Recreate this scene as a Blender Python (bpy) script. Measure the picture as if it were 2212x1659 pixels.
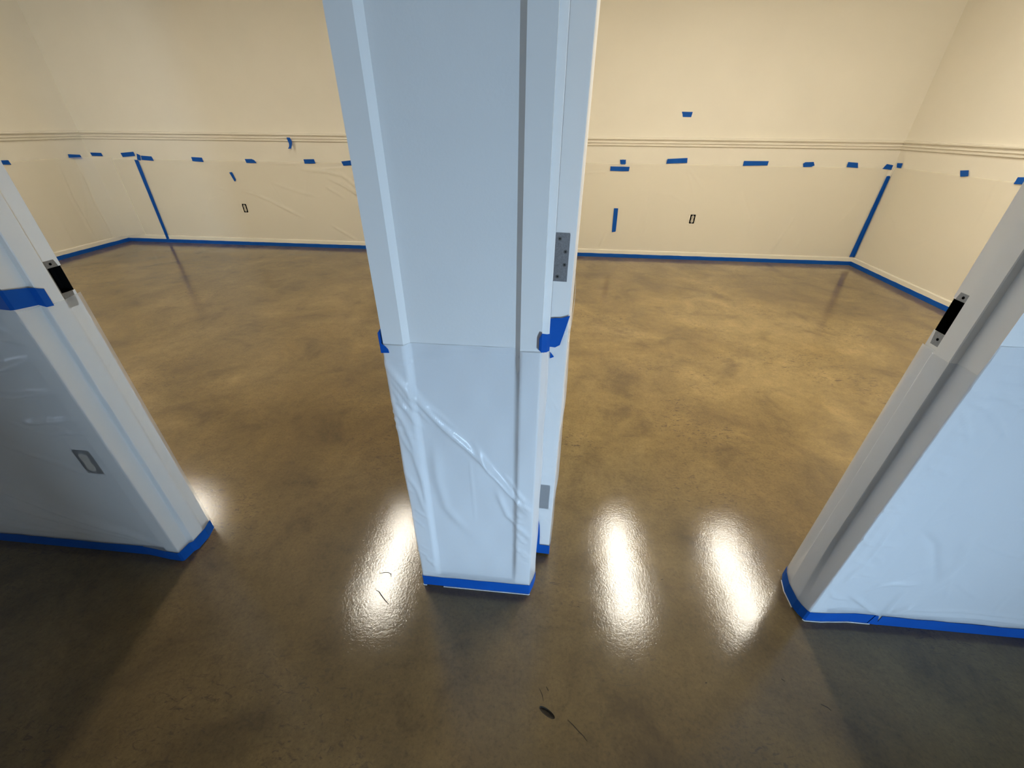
import bpy, math, random
import numpy as np
from mathutils import Matrix, Vector

for o in list(bpy.data.objects):
    bpy.data.objects.remove(o, do_unlink=True)
scene = bpy.context.scene
COL = scene.collection
random.seed(7)
RNG = np.random.default_rng(11)

# ------------------------------------------------------------------ camera
cam_data = bpy.data.cameras.new('camera')
cam = bpy.data.objects.new('camera', cam_data)
COL.objects.link(cam)
cam_data.sensor_fit = 'HORIZONTAL'
cam_data.sensor_width = 36.0
cam_data.lens = 887.8 / 2212.0 * 36.0          # ultra-wide phone lens
cam_data.clip_start = 0.02
PITCH, ROLL, YAW = 0.56337, -0.009766, -0.089058
fwd = Vector((math.sin(YAW) * math.cos(PITCH), math.cos(YAW) * math.cos(PITCH), -math.sin(PITCH)))
right = Vector((math.cos(YAW), -math.sin(YAW), 0))
down = fwd.cross(right)
r2 = right * math.cos(ROLL) + down * math.sin(ROLL)
d2 = down * math.cos(ROLL) - right * math.sin(ROLL)
mw = Matrix.Identity(4)
for i in range(3):
    mw[i][0], mw[i][1], mw[i][2] = r2[i], -d2[i], -fwd[i]
mw.translation = Vector((0, 0, 1.39))
cam.matrix_world = mw
scene.camera = cam

# ------------------------------------------------------------------ view, world, daylight
vs = scene.view_settings
vs.view_transform = 'Standard'
vs.look = 'None'
vs.gamma = 1.0
vs.use_curve_mapping = False
vs.exposure = 0.0

world = bpy.data.worlds.new('world')
scene.world = world
world.use_nodes = True
wn = world.node_tree.nodes
wn['Background'].inputs['Color'].default_value = (0.62, 0.78, 1.0, 1)
wn['Background'].inputs['Strength'].default_value = 7.0      # overcast sky, enters only through the added hall window

LAMP_STRENGTH = 80.0      # long fixtures on the room ceilings
WORK_LIGHT_WATTS = 23.0   # unseen LED flood light added across the hall
LAMP_COLOR = (1.0, 0.93, 0.80, 1)

# ------------------------------------------------------------------ helpers
def tag(o, label=None, cat=None, group=None, kind=None):
    if label: o['label'] = label
    if cat: o['category'] = cat
    if group: o['group'] = group
    if kind: o['kind'] = kind
    return o

class MB:
    def __init__(self):
        self.v, self.f = [], []
    def box(self, x0, x1, y0, y1, z0, z1):
        b = len(self.v)
        self.v += [(x0, y0, z0), (x1, y0, z0), (x1, y1, z0), (x0, y1, z0),
                   (x0, y0, z1), (x1, y0, z1), (x1, y1, z1), (x0, y1, z1)]
        self.f += [tuple(b + i for i in q) for q in
                   ((3, 2, 1, 0), (4, 5, 6, 7), (0, 1, 5, 4), (1, 2, 6, 5), (2, 3, 7, 6), (3, 0, 4, 7))]
        return self
    def prism(self, poly, to3, d0, d1):
        """poly: 2D points; to3(u, v, d) -> world; extruded from depth d0 to d1"""
        b = len(self.v); n = len(poly)
        self.v += [tuple(to3(u, v, d0)) for u, v in poly] + [tuple(to3(u, v, d1)) for u, v in poly]
        self.f += [tuple(b + i for i in range(n)), tuple(b + n + i for i in reversed(range(n)))]
        for i in range(n):
            j = (i + 1) % n
            self.f.append((b + j, b + i, b + n + i, b + n + j))
        return self
    def sweep(self, prof, path):
        """prof: list of (offset, z); path: list of ((x, y), (nx, ny)) mitred"""
        b = len(self.v); n = len(prof)
        for (x, y), (nx, ny) in path:
            for o, z in prof:
                self.v.append((x + nx * o, y + ny * o, z))
        for k in range(len(path) - 1):
            for i in range(n - 1):
                a = b + k * n + i
                self.f.append((a, a + 1, a + n + 1, a + n))
        self.f.append(tuple(b + i for i in range(n)))
        self.f.append(tuple(b + (len(path) - 1) * n + i for i in reversed(range(n))))
        return self
    def build(self, name, mat, parent=None, smooth=False):
        me = bpy.data.meshes.new(name)
        me.from_pydata(self.v, [], self.f)
        import bmesh
        bm = bmesh.new(); bm.from_mesh(me)
        bmesh.ops.recalc_face_normals(bm, faces=bm.faces)
        bm.to_mesh(me); bm.free()
        if smooth:
            me.polygons.foreach_set('use_smooth', [True] * len(me.polygons))
        me.materials.append(mat)
        o = bpy.data.objects.new(name, me)
        COL.objects.link(o)
        if parent is not None:
            o.parent = parent
            o.matrix_parent_inverse = parent.matrix_basis.inverted()
        return o

def empty(name, loc=(0, 0, 0)):
    o = bpy.data.objects.new(name, None)
    o.empty_display_size = 0.05
    o.location = loc
    COL.objects.link(o)
    return o

def box_obj(name, mat, parent, *dims):
    return MB().box(*dims).build(name, mat, parent)

def struct(name, o_or_mb, mat=None, label=None, cat=None):
    o = o_or_mb.build(name, mat) if isinstance(o_or_mb, MB) else o_or_mb
    tag(o, label, cat, kind='structure')
    return o

# ------------------------------------------------------------------ materials
def new_mat(name):
    m = bpy.data.materials.new(name); m.use_nodes = True
    nt = m.node_tree
    return m, nt, nt.nodes['Principled BSDF']

def N(nt, t, **kw):
    n = nt.nodes.new(t)
    for k, v in kw.items():
        if k in n.inputs: n.inputs[k].default_value = v
        else: setattr(n, k, v)
    return n

def pos(nt, scale=(1, 1, 1)):
    g = N(nt, 'ShaderNodeNewGeometry')
    mp = N(nt, 'ShaderNodeMapping')
    mp.inputs['Scale'].default_value = scale
    nt.links.new(g.outputs['Position'], mp.inputs['Vector'])
    return mp.outputs['Vector']

def noise(nt, vec, scale, detail=4, rough=0.55, dist=0.0):
    n = N(nt, 'ShaderNodeTexNoise')
    n.inputs['Scale'].default_value = scale
    n.inputs['Detail'].default_value = detail
    n.inputs['Roughness'].default_value = rough
    n.inputs['Distortion'].default_value = dist
    nt.links.new(vec, n.inputs['Vector'])
    return n.outputs['Fac']

def ramp(nt, fac, stops):
    r = N(nt, 'ShaderNodeValToRGB')
    els = r.color_ramp.elements
    while len(els) < len(stops): els.new(0.5)
    for e, (p, c) in zip(els, stops):
        e.position = p
        e.color = (*c, 1) if len(c) == 3 else c
    nt.links.new(fac, r.inputs['Fac'])
    return r.outputs['Color']

def mixc(nt, fac, a, b, mode='MIX'):
    m = N(nt, 'ShaderNodeMix', data_type='RGBA', blend_type=mode)
    for sock, val in ((m.inputs[0], fac), (m.inputs[6], a), (m.inputs[7], b)):
        if hasattr(val, 'is_output'): nt.links.new(val, sock)
        elif isinstance(val, (int, float)): sock.default_value = val
        else: sock.default_value = (*val, 1)
    return m.outputs[2]

def bump(nt, bsdf, h, strength, dist, prev=None, sock='Normal'):
    b = N(nt, 'ShaderNodeBump')
    b.inputs['Strength'].default_value = strength
    b.inputs['Distance'].default_value = dist
    nt.links.new(h, b.inputs['Height'])
    if prev is not None: nt.links.new(prev, b.inputs['Normal'])
    nt.links.new(b.outputs['Normal'], bsdf.inputs[sock])
    return b.outputs['Normal']

def paint(name, col, rough=0.6, bscale=160, bstr=0.12, spec=0.3):
    m, nt, b = new_mat(name)
    v = pos(nt)
    f = noise(nt, v, 3.0, 3)
    c = mixc(nt, f, tuple(x * 0.96 for x in col), tuple(min(1, x * 1.03) for x in col))
    nt.links.new(c, b.inputs['Base Color'])
    b.inputs['Roughness'].default_value = rough
    b.inputs['Specular IOR Level'].default_value = spec
    bump(nt, b, noise(nt, v, bscale, 3), bstr, 0.002)
    return m

M_wall = paint('cream_wall_paint', (0.80, 0.752, 0.640))
M_hallwall = paint('white_wall_paint', (0.76, 0.76, 0.75))
M_frame = paint('white_frame_enamel', (0.80, 0.79, 0.77), rough=0.35, bscale=60, bstr=0.05, spec=0.45)
M_ceil = paint('ceiling_white', (0.60, 0.57, 0.51), rough=0.9)
M_trim = paint('cream_trim_paint', (0.80, 0.752, 0.640), rough=0.4, bscale=40, bstr=0.04)

def floor_mat():
    m, nt, b = new_mat('stained_sealed_concrete')
    v = pos(nt)
    big = noise(nt, v, 0.9, 5, 0.6, 0.6)
    mid = noise(nt, v, 3.3, 6, 0.62, 0.5)
    fine = noise(nt, v, 26, 6, 0.7)
    c1 = ramp(nt, big, [(0.30, (0.145, 0.096, 0.035)), (0.48, (0.205, 0.142, 0.050)), (0.62, (0.265, 0.190, 0.076)), (0.8, (0.20, 0.135, 0.045))])
    c2 = ramp(nt, mid, [(0.28, (0.45, 0.42, 0.42)), (0.46, (0.86, 0.86, 0.86)), (0.58, (1.0, 1.0, 1.0)), (0.74, (1.28, 1.28, 1.32))])
    c = mixc(nt, 0.9, c1, c2, 'MULTIPLY')
    c3 = ramp(nt, fine, [(0.3, (0.78, 0.76, 0.74)), (0.5, (1, 1, 1)), (0.72, (1.12, 1.12, 1.12))])
    c = mixc(nt, 0.8, c, c3, 'MULTIPLY')
    grain = noise(nt, v, 95, 5, 0.7)
    c4 = ramp(nt, grain, [(0.30, (0.62, 0.60, 0.58)), (0.46, (0.96, 0.96, 0.96)), (0.56, (1.04, 1.04, 1.04)), (0.72, (1.30, 1.30, 1.30))])
    c = mixc(nt, 0.75, c, c4, 'MULTIPLY')
    # brightness falloff put into the colour: right room lighter, left room darker, hall darkest
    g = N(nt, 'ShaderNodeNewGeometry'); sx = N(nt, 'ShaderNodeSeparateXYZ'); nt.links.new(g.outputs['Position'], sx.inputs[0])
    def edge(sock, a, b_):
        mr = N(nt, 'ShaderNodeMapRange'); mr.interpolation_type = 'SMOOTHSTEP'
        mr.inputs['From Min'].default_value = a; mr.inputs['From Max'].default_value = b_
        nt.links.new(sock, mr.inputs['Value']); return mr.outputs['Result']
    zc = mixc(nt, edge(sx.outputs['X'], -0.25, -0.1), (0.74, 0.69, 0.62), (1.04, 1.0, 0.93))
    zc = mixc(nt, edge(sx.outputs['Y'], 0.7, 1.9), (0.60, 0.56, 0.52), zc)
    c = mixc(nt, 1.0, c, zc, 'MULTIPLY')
    # worn dark trowel marks that come in patches
    tv = pos(nt, (7, 16, 7))
    tro = noise(nt, tv, 4.0, 5, 0.65, 1.2)
    patch = noise(nt, v, 1.7, 2, 0.5)
    pm = ramp(nt, patch, [(0.48, (0, 0, 0)), (0.62, (0.85, 0.85, 0.85))])
    tm = ramp(nt, tro, [(0.36, (1, 1, 1)), (0.44, (0, 0, 0))])
    mm = mixc(nt, 1.0, pm, tm, 'MULTIPLY')
    c = mixc(nt, mm, c, (0.07, 0.045, 0.022))
    # small dark pits
    vo = N(nt, 'ShaderNodeTexVoronoi'); vo.inputs['Scale'].default_value = 3.1
    nt.links.new(v, vo.inputs['Vector'])
    pit = ramp(nt, vo.outputs['Distance'], [(0.012, (1, 1, 1)), (0.022, (0, 0, 0))])
    c = mixc(nt, pit, c, (0.03, 0.02, 0.012))
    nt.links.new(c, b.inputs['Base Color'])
    b.inputs['Roughness'].default_value = 0.55
    b.inputs['Specular IOR Level'].default_value = 0.25
    b.inputs['Coat Weight'].default_value = 1.0
    b.inputs['Coat IOR'].default_value = 1.5
    rr = ramp(nt, noise(nt, v, 5, 4), [(0.3, (0.07, 0.07, 0.07)), (0.7, (0.12, 0.12, 0.12))])
    nt.links.new(rr, b.inputs['Coat Roughness'])
    h1 = noise(nt, v, 130, 4, 0.62)
    n1 = bump(nt, b, h1, 0.26, 0.0011, sock='Coat Normal')
    bump(nt, b, noise(nt, v, 14, 3, 0.5), 0.10, 0.003, n1, sock='Coat Normal')
    return m
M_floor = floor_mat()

def simple(name, col, rough=0.5, metal=0.0, spec=0.5, nscale=None, namt=0.15):
    m, nt, b = new_mat(name)
    v = pos(nt)
    f = noise(nt, v, nscale or 40, 4)
    c = mixc(nt, f, tuple(x * (1 - namt) for x in col), tuple(min(1, x * (1 + namt)) for x in col))
    nt.links.new(c, b.inputs['Base Color'])
    b.inputs['Roughness'].default_value = rough
    b.inputs['Metallic'].default_value = metal
    b.inputs['Specular IOR Level'].default_value = spec
    return m

def tape_mat():
    m, nt, b = new_mat('blue_painters_tape')
    v = pos(nt)
    f = noise(nt, v, 12, 3)
    c = mixc(nt, f, (0.003, 0.068, 0.345), (0.006, 0.100, 0.445))
    nt.links.new(c, b.inputs['Base Color'])
    b.inputs['Roughness'].default_value = 0.55
    b.inputs['Specular IOR Level'].default_value = 0.15
    bump(nt, b, noise(nt, pos(nt, (1, 1, 1)), 700, 2), 0.2, 0.0006)
    return m
M_tape = tape_mat()
M_paper = simple('white_tape_edge', (0.85, 0.85, 0.83), 0.7)
M_dark = simple('black_void', (0.006, 0.006, 0.006), 0.9, spec=0.0)
M_steel = simple('brushed_steel', (0.22, 0.23, 0.25), 0.42, 0.75, nscale=300, namt=0.4)
M_screw = simple('dull_screw', (0.12, 0.125, 0.13), 0.4, 0.8)
M_device = simple('ivory_receptacle', (0.62, 0.56, 0.46), 0.45)
M_chip = simple('bare_dark_concrete', (0.045, 0.038, 0.030), 0.95, spec=0.05, nscale=120, namt=0.4)

def plastic_mat(name, alpha, rough=0.28, col=(0.90, 0.92, 0.95), spec=0.5, trans=0.25):
    m, nt, b = new_mat(name)
    v = pos(nt)
    b.inputs['Base Color'].default_value = (*col, 1)
    b.inputs['Roughness'].default_value = rough
    b.inputs['Specular IOR Level'].default_value = spec
    b.inputs['Alpha'].default_value = alpha
    h = noise(nt, v, 55, 4, 0.6, 0.8)
    bump(nt, b, h, 0.22, 0.003)
    out = nt.nodes['Material Output']
    tr = N(nt, 'ShaderNodeBsdfTranslucent'); tr.inputs['Color'].default_value = (*col, 1)
    tp = N(nt, 'ShaderNodeBsdfTransparent')
    mx = N(nt, 'ShaderNodeMixShader'); mx.inputs[0].default_value = alpha
    nt.links.new(tp.outputs[0], mx.inputs[1]); nt.links.new(tr.outputs[0], mx.inputs[2])
    fin = N(nt, 'ShaderNodeMixShader'); fin.inputs[0].default_value = trans
    nt.links.new(b.outputs[0], fin.inputs[1]); nt.links.new(mx.outputs[0], fin.inputs[2])
    nt.links.new(fin.outputs[0], out.inputs['Surface'])
    return m
M_plast = plastic_mat('milky_masking_film', 0.62)
M_plast_thin = plastic_mat('clear_masking_film', 0.30)
M_film = plastic_mat('wall_masking_film', 0.34, 0.22, (0.95, 0.92, 0.84), trans=0.5)

m, nt, b = new_mat('lamp_diffuser')
b.inputs['Base Color'].default_value = (0.9, 0.9, 0.88, 1)
b.inputs['Emission Color'].default_value = LAMP_COLOR
b.inputs['Emission Strength'].default_value = LAMP_STRENGTH
M_lamp = m
M_housing = simple('white_sheet_metal', (0.78, 0.78, 0.76), 0.4)
m, nt, b = new_mat('led_panel')
b.inputs['Base Color'].default_value = (0.9, 0.9, 0.9, 1)
b.inputs['Emission Color'].default_value = (0.64, 0.84, 1.0, 1)
b.inputs['Emission Strength'].default_value = 2.0
M_led = m

# ------------------------------------------------------------------ the building
YF, YW0, YW1, YR = 0.8315, 0.8465, 0.966, 0.981     # frame face, drywall, drywall, frame face on room side
XL, XR, YB = -5.735, 3.575, 5.282                    # room walls
ZC = 2.74
LJ, PL, PR, RJ = -1.302, -0.378, -0.0085, 0.913      # the four jamb faces
HEAD = 2.06

# floor with one small oval pit
def build_floor():
    cx, cy, a, bb, ang = 0.0635, 0.4895, 0.0245, 0.0085, math.radians(-28)
    n = 32
    v, f = [], []
    X0, X1, Y0, Y1 = -6.0, 5.0, -4.0, 5.5
    ring_e, ring_r = [], []
    for k in range(n):
        t = 2 * math.pi * (k + 0.5) / n
        ex, ey = a * math.cos(t), bb * math.sin(t)
        ring_e.append((cx + ex * math.cos(ang) - ey * math.sin(ang), cy + ex * math.sin(ang) + ey * math.cos(ang), 0))
        t2 = t + ang
        c, s = math.cos(t2), math.sin(t2)
        q = 0.06 / max(abs(c), abs(s))
        ring_r.append((cx + q * c, cy + q * s, 0))
    v += ring_e + ring_r
    for k in range(n):
        j = (k + 1) % n
        f.append((k, n + k, n + j, j))
    # square corners are filled by letting the outer plates overlap up to the square, plus corner triangles
    sq = [(cx - .06, cy - .06, 0), (cx + .06, cy - .06, 0), (cx + .06, cy + .06, 0), (cx - .06, cy + .06, 0)]
    b0 = len(v); v += sq
    for ci, c in enumerate(sq):
        ds = sorted(range(n), key=lambda k: (ring_r[k][0] - c[0]) ** 2 + (ring_r[k][1] - c[1]) ** 2)[:2]
        f.append((b0 + ci, n + ds[0], n + ds[1]))
    def quad(x0, x1, y0, y1):
        q = len(v)
        v.extend([(x0, y0, 0), (x1, y0, 0), (x1, y1, 0), (x0, y1, 0)])
        f.append((q, q + 1, q + 2, q + 3))
    quad(X0, X1, Y0, cy - .06); quad(X0, X1, cy + .06, Y1)
    quad(X0, cx - .06, cy - .06, cy + .06); quad(cx + .06, X1, cy - .06, cy + .06)
    mb = MB(); mb.v, mb.f = v, f
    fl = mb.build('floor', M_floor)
    for p in fl.data.polygons:
        if p.normal.z < 0: p.flip()
    tag(fl, 'glossy brown stained concrete floor', 'floor', kind='structure')
    # the pit bowl
    pb = MB()
    for s, z in ((1.0, 0.0), (0.9, -0.004), (0.5, -0.006)):
        for (x, y, _) in ring_e:
            pb.v.append((cx + (x - cx) * s, cy + (y - cy) * s, z))
    for r in range(2):
        for k in range(n):
            j = (k + 1) % n
            pb.f.append((r * n + k, r * n + j, (r + 1) * n + j, (r + 1) * n + k))
    pb.f.append(tuple(2 * n + k for k in range(n)))
    tag(pb.build('pit', M_chip, fl), 'dark oval pit in the floor')
    return fl
FLOOR = build_floor()

def crumb(pts, w, name='scuff'):
    """a low raised dark scuff along a polyline lying on the floor"""
    mb = MB()
    n = len(pts)
    for i, (x, y) in enumerate(pts):
        a = pts[max(0, i - 1)]; c = pts[min(n - 1, i + 1)]
        dx, dy = c[0] - a[0], c[1] - a[1]
        L = math.hypot(dx, dy) or 1
        ww = w * (0.35 if i in (0, n - 1) else random.uniform(0.7, 1.2))
        px, py = -dy / L * ww, dx / L * ww
        mb.v += [(x + px, y + py, 0.0003), (x, y, 0.0011), (x - px, y - py, 0.0003)]
    for i in range(n - 1):
        k = 3 * i
        mb.f += [(k, k + 1, k + 4, k + 3), (k + 1, k + 2, k + 5, k + 4)]
    return mb.build(name, M_chip, FLOOR)

crumb([(-0.553, 0.850), (-0.540, 0.856), (-0.524, 0.858), (-0.512, 0.852), (-0.508, 0.842)], 0.0016)
crumb([(-0.544, 0.788), (-0.532, 0.784), (-0.519, 0.772), (-0.507, 0.762), (-0.496, 0.753), (-0.482, 0.744)], 0.0018)
crumb([(-0.455, 0.905), (-0.449, 0.903)], 0.003)
crumb([(-0.436, 0.868), (-0.425, 0.864)], 0.0015)
crumb([(0.0405, 0.545), (0.049, 0.530), (0.053, 0.515)], 0.0010)
crumb([(0.060, 0.552), (0.064, 0.546), (0.067, 0.541)], 0.0015)
crumb([(0.466, 0.929), (0.474, 0.931)], 0.002)
crumb([(0.161, 0.801), (0.168, 0.797)], 0.002)
crumb([(0.527, 0.607), (0.533, 0.608)], 0.0028)
crumb([(0.121, 0.478), (0.135, 0.468), (0.150, 0.455), (0.163, 0.446), (0.172, 0.436)], 0.0011)
crumb([(0.757, 0.640), (0.765, 0.634)], 0.0025)
crumb([(0.84, 0.585), (0.856, 0.578), (0.862, 0.571)], 0.0015)

# ceilings and walls
struct('ceiling', MB().box(-6.0, 5.0, -4.0, 5.5, ZC, ZC + 0.1), M_ceil, 'flat white ceiling over rooms and hall', 'ceiling')
struct('wall_left', MB().box(XL - 0.12, XL, YW1, YB + 0.12, 0, ZC), M_wall, 'cream side wall of the left room', 'wall')
struct('wall_back', MB().box(XL, XR, YB, YB + 0.12, 0, ZC), M_wall, 'cream back wall with a chair rail', 'wall')
struct('wall_right', MB().box(XR, XR + 0.12, YW1, YB + 0.12, 0, ZC), M_wall, 'cream side wall of the right room', 'wall')
struct('wall_divider', MB().box(-0.255, -0.135, YW1, YB, 0, ZC), M_wall, 'cream partition between the two rooms', 'wall')
JT = 0.03
struct('wall_front_left', MB().box(XL - 0.12, LJ - JT, YW0, YW1, 0, ZC), M_hallwall, 'white hall wall left of the left doorway', 'wall')
struct('wall_front_middle', MB().box(PL + JT, PR - JT, YW0, YW1, 0, ZC), M_hallwall, 'narrow white pier between the two doorways', 'wall')
struct('wall_front_right', MB().box(RJ + JT, XR + 0.12, YW0, YW1, 0, ZC), M_hallwall, 'white hall wall right of the right doorway', 'wall')
mb = MB()
mb.box(LJ - JT, PL + JT, YW0, YW1, HEAD + JT, ZC)
mb.box(PR - JT, RJ + JT, YW0, YW1, HEAD + JT, ZC)
struct('wall_front_header', mb, M_hallwall, 'white wall above the doorways', 'wall')
# hall: unseen opposite wall, its opening placed to shade the left wall; room behind
HY = -1.0
OX0, OX1 = 0.81, 2.9
mb = MB()
mb.box(-6.0, OX0, HY - 0.12, HY, 0, ZC)
mb.box(OX1, 5.0, HY - 0.12, HY, 0, ZC)
mb.box(OX0, OX1, HY - 0.12, HY, 2.3, ZC)
struct('wall_hall_blocker', mb, M_hallwall, 'unseen white hall wall with an opening placed to shade the left wall', 'wall')
WY0, WY1, WZ0, WZ1 = -0.75, 0.45, 0.12, 0.95  # low unseen window, added to brighten the plastic on the left wall
mb = MB()
mb.box(-6.0, -5.86, HY, WY0, 0, ZC); mb.box(-6.0, -5.86, WY1, YW0, 0, ZC)
mb.box(-6.0, -5.86, WY0, WY1, 0, WZ0); mb.box(-6.0, -5.86, WY0, WY1, WZ1, ZC)
struct('wall_hall_left', mb, M_hallwall, 'white end wall of the hall with an added low window', 'wall')
win = empty('added_window_1', (-5.93, (WY0 + WY1) / 2, WZ0))
tag(win, 'added unseen white framed window at the far end of the hall', 'window', kind='structure')
mb = MB()
mb.box(-5.96, -5.90, WY0, WY0 + .05, WZ0, WZ1); mb.box(-5.96, -5.90, WY1 - .05, WY1, WZ0, WZ1)
mb.box(-5.96, -5.90, WY0 + .05, WY1 - .05, WZ0, WZ0 + .05); mb.box(-5.96, -5.90, WY0 + .05, WY1 - .05, WZ1 - .05, WZ1)
mb.build('window_frame', M_frame, win)
pl_ = bpy.data.lights.new('window_portal', 'AREA'); pl_.shape = 'RECTANGLE'; pl_.size, pl_.size_y = WY1 - WY0, WZ1 - WZ0
pl_.cycles.is_portal = True
po = bpy.data.objects.new('window_portal', pl_); COL.objects.link(po)
po.location = (-5.93, (WY0 + WY1) / 2, (WZ0 + WZ1) / 2); po.rotation_euler = (math.radians(90), 0, math.radians(-90))
struct('wall_hall_right', MB().box(4.88, 5.0, -4.0, YW0, 0, ZC), M_hallwall, 'white end wall of the hall on the right', 'wall')
struct('wall_across_back', MB().box(-1.0, 5.0, -3.72, -3.6, 0, ZC), M_hallwall, 'white far wall of the room across the hall', 'wall')
struct('wall_across_left', MB().box(-1.12, -1.0, -3.72, HY - 0.12, 0, ZC), M_hallwall, 'white side wall of the room across the hall', 'wall')

# unseen work light, added across the hall for its cool light
def added_work_light(x, y, aim):
    e = empty('added_work_light', (x, y, 0))
    tag(e, 'added unseen LED work light on a low black stand', 'work light')
    M_black = simple('black_powder_coat', (0.02, 0.02, 0.02), 0.5)
    zc = 0.52
    d = Vector((aim[0] - x, aim[1] - y, aim[2] - zc)).normalized()
    rt = d.cross(Vector((0, 0, 1))).normalized(); up = rt.cross(d)
    P = lambda u, v, w: tuple(Vector((x, y, zc)) + rt * u + up * v + d * w)
    mb = MB(); mb.prism(rect(-.15, .15, -.11, .11), P, -.05, 0.0); mb.build('housing', M_black, e)
    for k in range(7):
        mb = MB(); mb.prism(rect(-.13 + k * .043 - .004, -.13 + k * .043 + .004, -.10, .10), P, -.085, -.05); mb.build('cooling_fin', M_black, e)
    mb = MB(); mb.prism(rect(-.135, .135, -.095, .095), P, .0001, .003); pn = mb.build('led_panel', M_led, e)
    mb = MB()
    for sx_ in (-1, 1):
        mb.box(x + sx_ * .17 - .012, x + sx_ * .17 + .012, y - .16, y + .16, 0, .024)
        mb.box(x + sx_ * .17 - .010, x + sx_ * .17 + .010, y - .012, y + .012, .024, zc + .01)
    mb.box(x - .16, x + .16, y - .16, y - .136, 0, .024); mb.box(x - .16, x + .16, y + .136, y + .16, 0, .024)
    mb.build('stand', M_black, e)
    L = bpy.data.lights.new('work_light_beam', 'AREA'); L.shape = 'RECTANGLE'
    L.size, L.size_y = .27, .19
    L.energy = WORK_LIGHT_WATTS; L.color = (0.55, 0.79, 1.06); L.spread = math.radians(78)
    lo = bpy.data.objects.new('beam', L); COL.objects.link(lo)
    m4 = Matrix.Identity(4)
    for i in range(3): m4[i][0], m4[i][1], m4[i][2] = rt[i], up[i], -d[i]
    m4.translation = Vector(P(0, 0, .006))
    lo.parent = e; lo.matrix_parent_inverse = e.matrix_basis.inverted(); lo.matrix_basis = m4
def rect(a, b_, c, d): return [(a, c), (b_, c), (b_, d), (a, d)]
added_work_light(2.2, -2.2, (-0.25, 0.83, 0.25))

# ------------------------------------------------------------------ door frames
ST0, ST1, SD = 0.885, 0.933, 0.0170      # stop depth range and height
def jamb(parent, x, s, strike=None):
    """x: face of the jamb; s=+1 when the opening lies to +x"""
    mb = MB()
    def bx(a, b_, y0, y1, z0, z1):
        mb.box(min(a, b_), max(a, b_), y0, y1, z0, z1)
    back = x - s * JT
    bx(back, x, YF, ST1, 0, HEAD)
    if strike:
        z0, z1 = strike
        bx(back, x, ST1, YR, 0, z0); bx(back, x, ST1, YR, z1, HEAD)
        bx(back, x, ST1, 0.944, z0, z1)
    else:
        bx(back, x, ST1, YR, 0, HEAD)
    o = mb.build('jamb', M_frame, parent)
    # face returning to the wall with a slope
    fc = MB()
    for (ya, yb) in ((YF, YW0), (YR, YW1)):
        poly = [(x - s * JT, ya), (x - s * 0.048, ya), (x - s * 0.060, yb), (x - s * JT, yb)]
        fc.prism(poly, lambda u, v, d: (u, v, d), 0, HEAD + 0.048)
    fc.build('face', M_frame, parent)
    st = MB()
    poly = [(x, ST0), (x + s * (SD - 0.002), ST0), (x + s * SD, ST0 + 0.002), (x + s * SD, ST1 - 0.002), (x + s * (SD - 0.002), ST1), (x, ST1)]
    st.prism(poly, lambda u, v, d: (u, v, d), 0, HEAD)
    st.build('stop', M_frame, parent)
    return o

def frame(name, x0, x1, label, strike_side):
    e = empty(name, ((x0 + x1) / 2, YF, 0))
    tag(e, label, 'door frame', kind='structure')
    jamb(e, x0, +1, (0.995, 1.062) if strike_side < 0 else None)
    jamb(e, x1, -1, (0.988, 1.066) if strike_side > 0 else None)
    mb = MB()
    mb.box(x0, x1, YF, YR, HEAD, HEAD + JT)
    mb.build('head', M_frame, e)
    mb = MB()
    for (ya, yb) in ((YF, YW0), (YR, YW1)):
        mb.prism([(ya, HEAD + JT), (ya, HEAD + 0.048), (yb, HEAD + 0.060), (yb, HEAD + JT)], lambda u, v, d: (d, u, v), x0, x1)
    mb.build('face', M_frame, e)
    box_obj('stop', M_frame, e, x0 + SD, x1 - SD, ST0, ST1, HEAD - SD, HEAD)
    return e

frame1 = frame('trim_1', LJ, PL, 'white steel door frame of the left doorway', -1)
frame2 = frame('trim_2', PR, RJ, 'white steel door frame of the right doorway', +1)

def strike(parent, x, s, z0, z1, h0, h1):
    """plate with screw holes around a dark mortise"""
    d = 0.0008
    to3 = lambda u, v, dd: (x + s * dd, u, v)
    y0, y1 = 0.943, 0.974
    mb = MB()
    mb.prism([(y0, h1), (y1, h1), (y1 - .004, z1), (y0, z1)], to3, 0, d)
    mb.prism([(y0, z0), (y1 - .004, z0), (y1, h0), (y0, h0)], to3, 0, d)
    mb.prism([(y0, h0), (y0 + .0025, h0), (y0 + .0025, h1), (y0, h1)], to3, 0, d)
    pl = mb.build('strike_plate', M_steel, parent)
    for zc in ((h1 + z1) / 2, (h0 + z0) / 2):
        c = MB()
        c.prism([(0.958 + 0.0034 * math.cos(t), zc + 0.0034 * math.sin(t)) for t in np.linspace(0, 2 * math.pi, 13)[:-1]], to3, d, d + 0.0004)
        c.build('screw_hole', M_dark, pl)
    mbx = MB()
    xa, xb = sorted((x - s * (JT + 0.0), x - s * (JT - 0.004)))
    mbx.box(xa, xb, 0.940, YR, h0 - .004, h1 + .004)
    xa, xb = sorted((x - s * JT, x - s * 0.0012))
    mbx.box(xa, xb, 0.9440, 0.9455, h0, h1)
    mbx.box(xa, xb, 0.9455, YR - .002, h1 - .0015, h1); mbx.box(xa, xb, 0.9455, YR - .002, h0, h0 + .0015)
    mbx.box(xa, xb, YR - .003, YR - .0015, h0, h1)
    mbx.build('strike_box', M_dark, pl)
strike(frame1, LJ, +1, 0.955, 1.080, 0.995, 1.062)
strike(frame2, RJ, -1, 0.958, 1.083, 0.988, 1.066)

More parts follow.
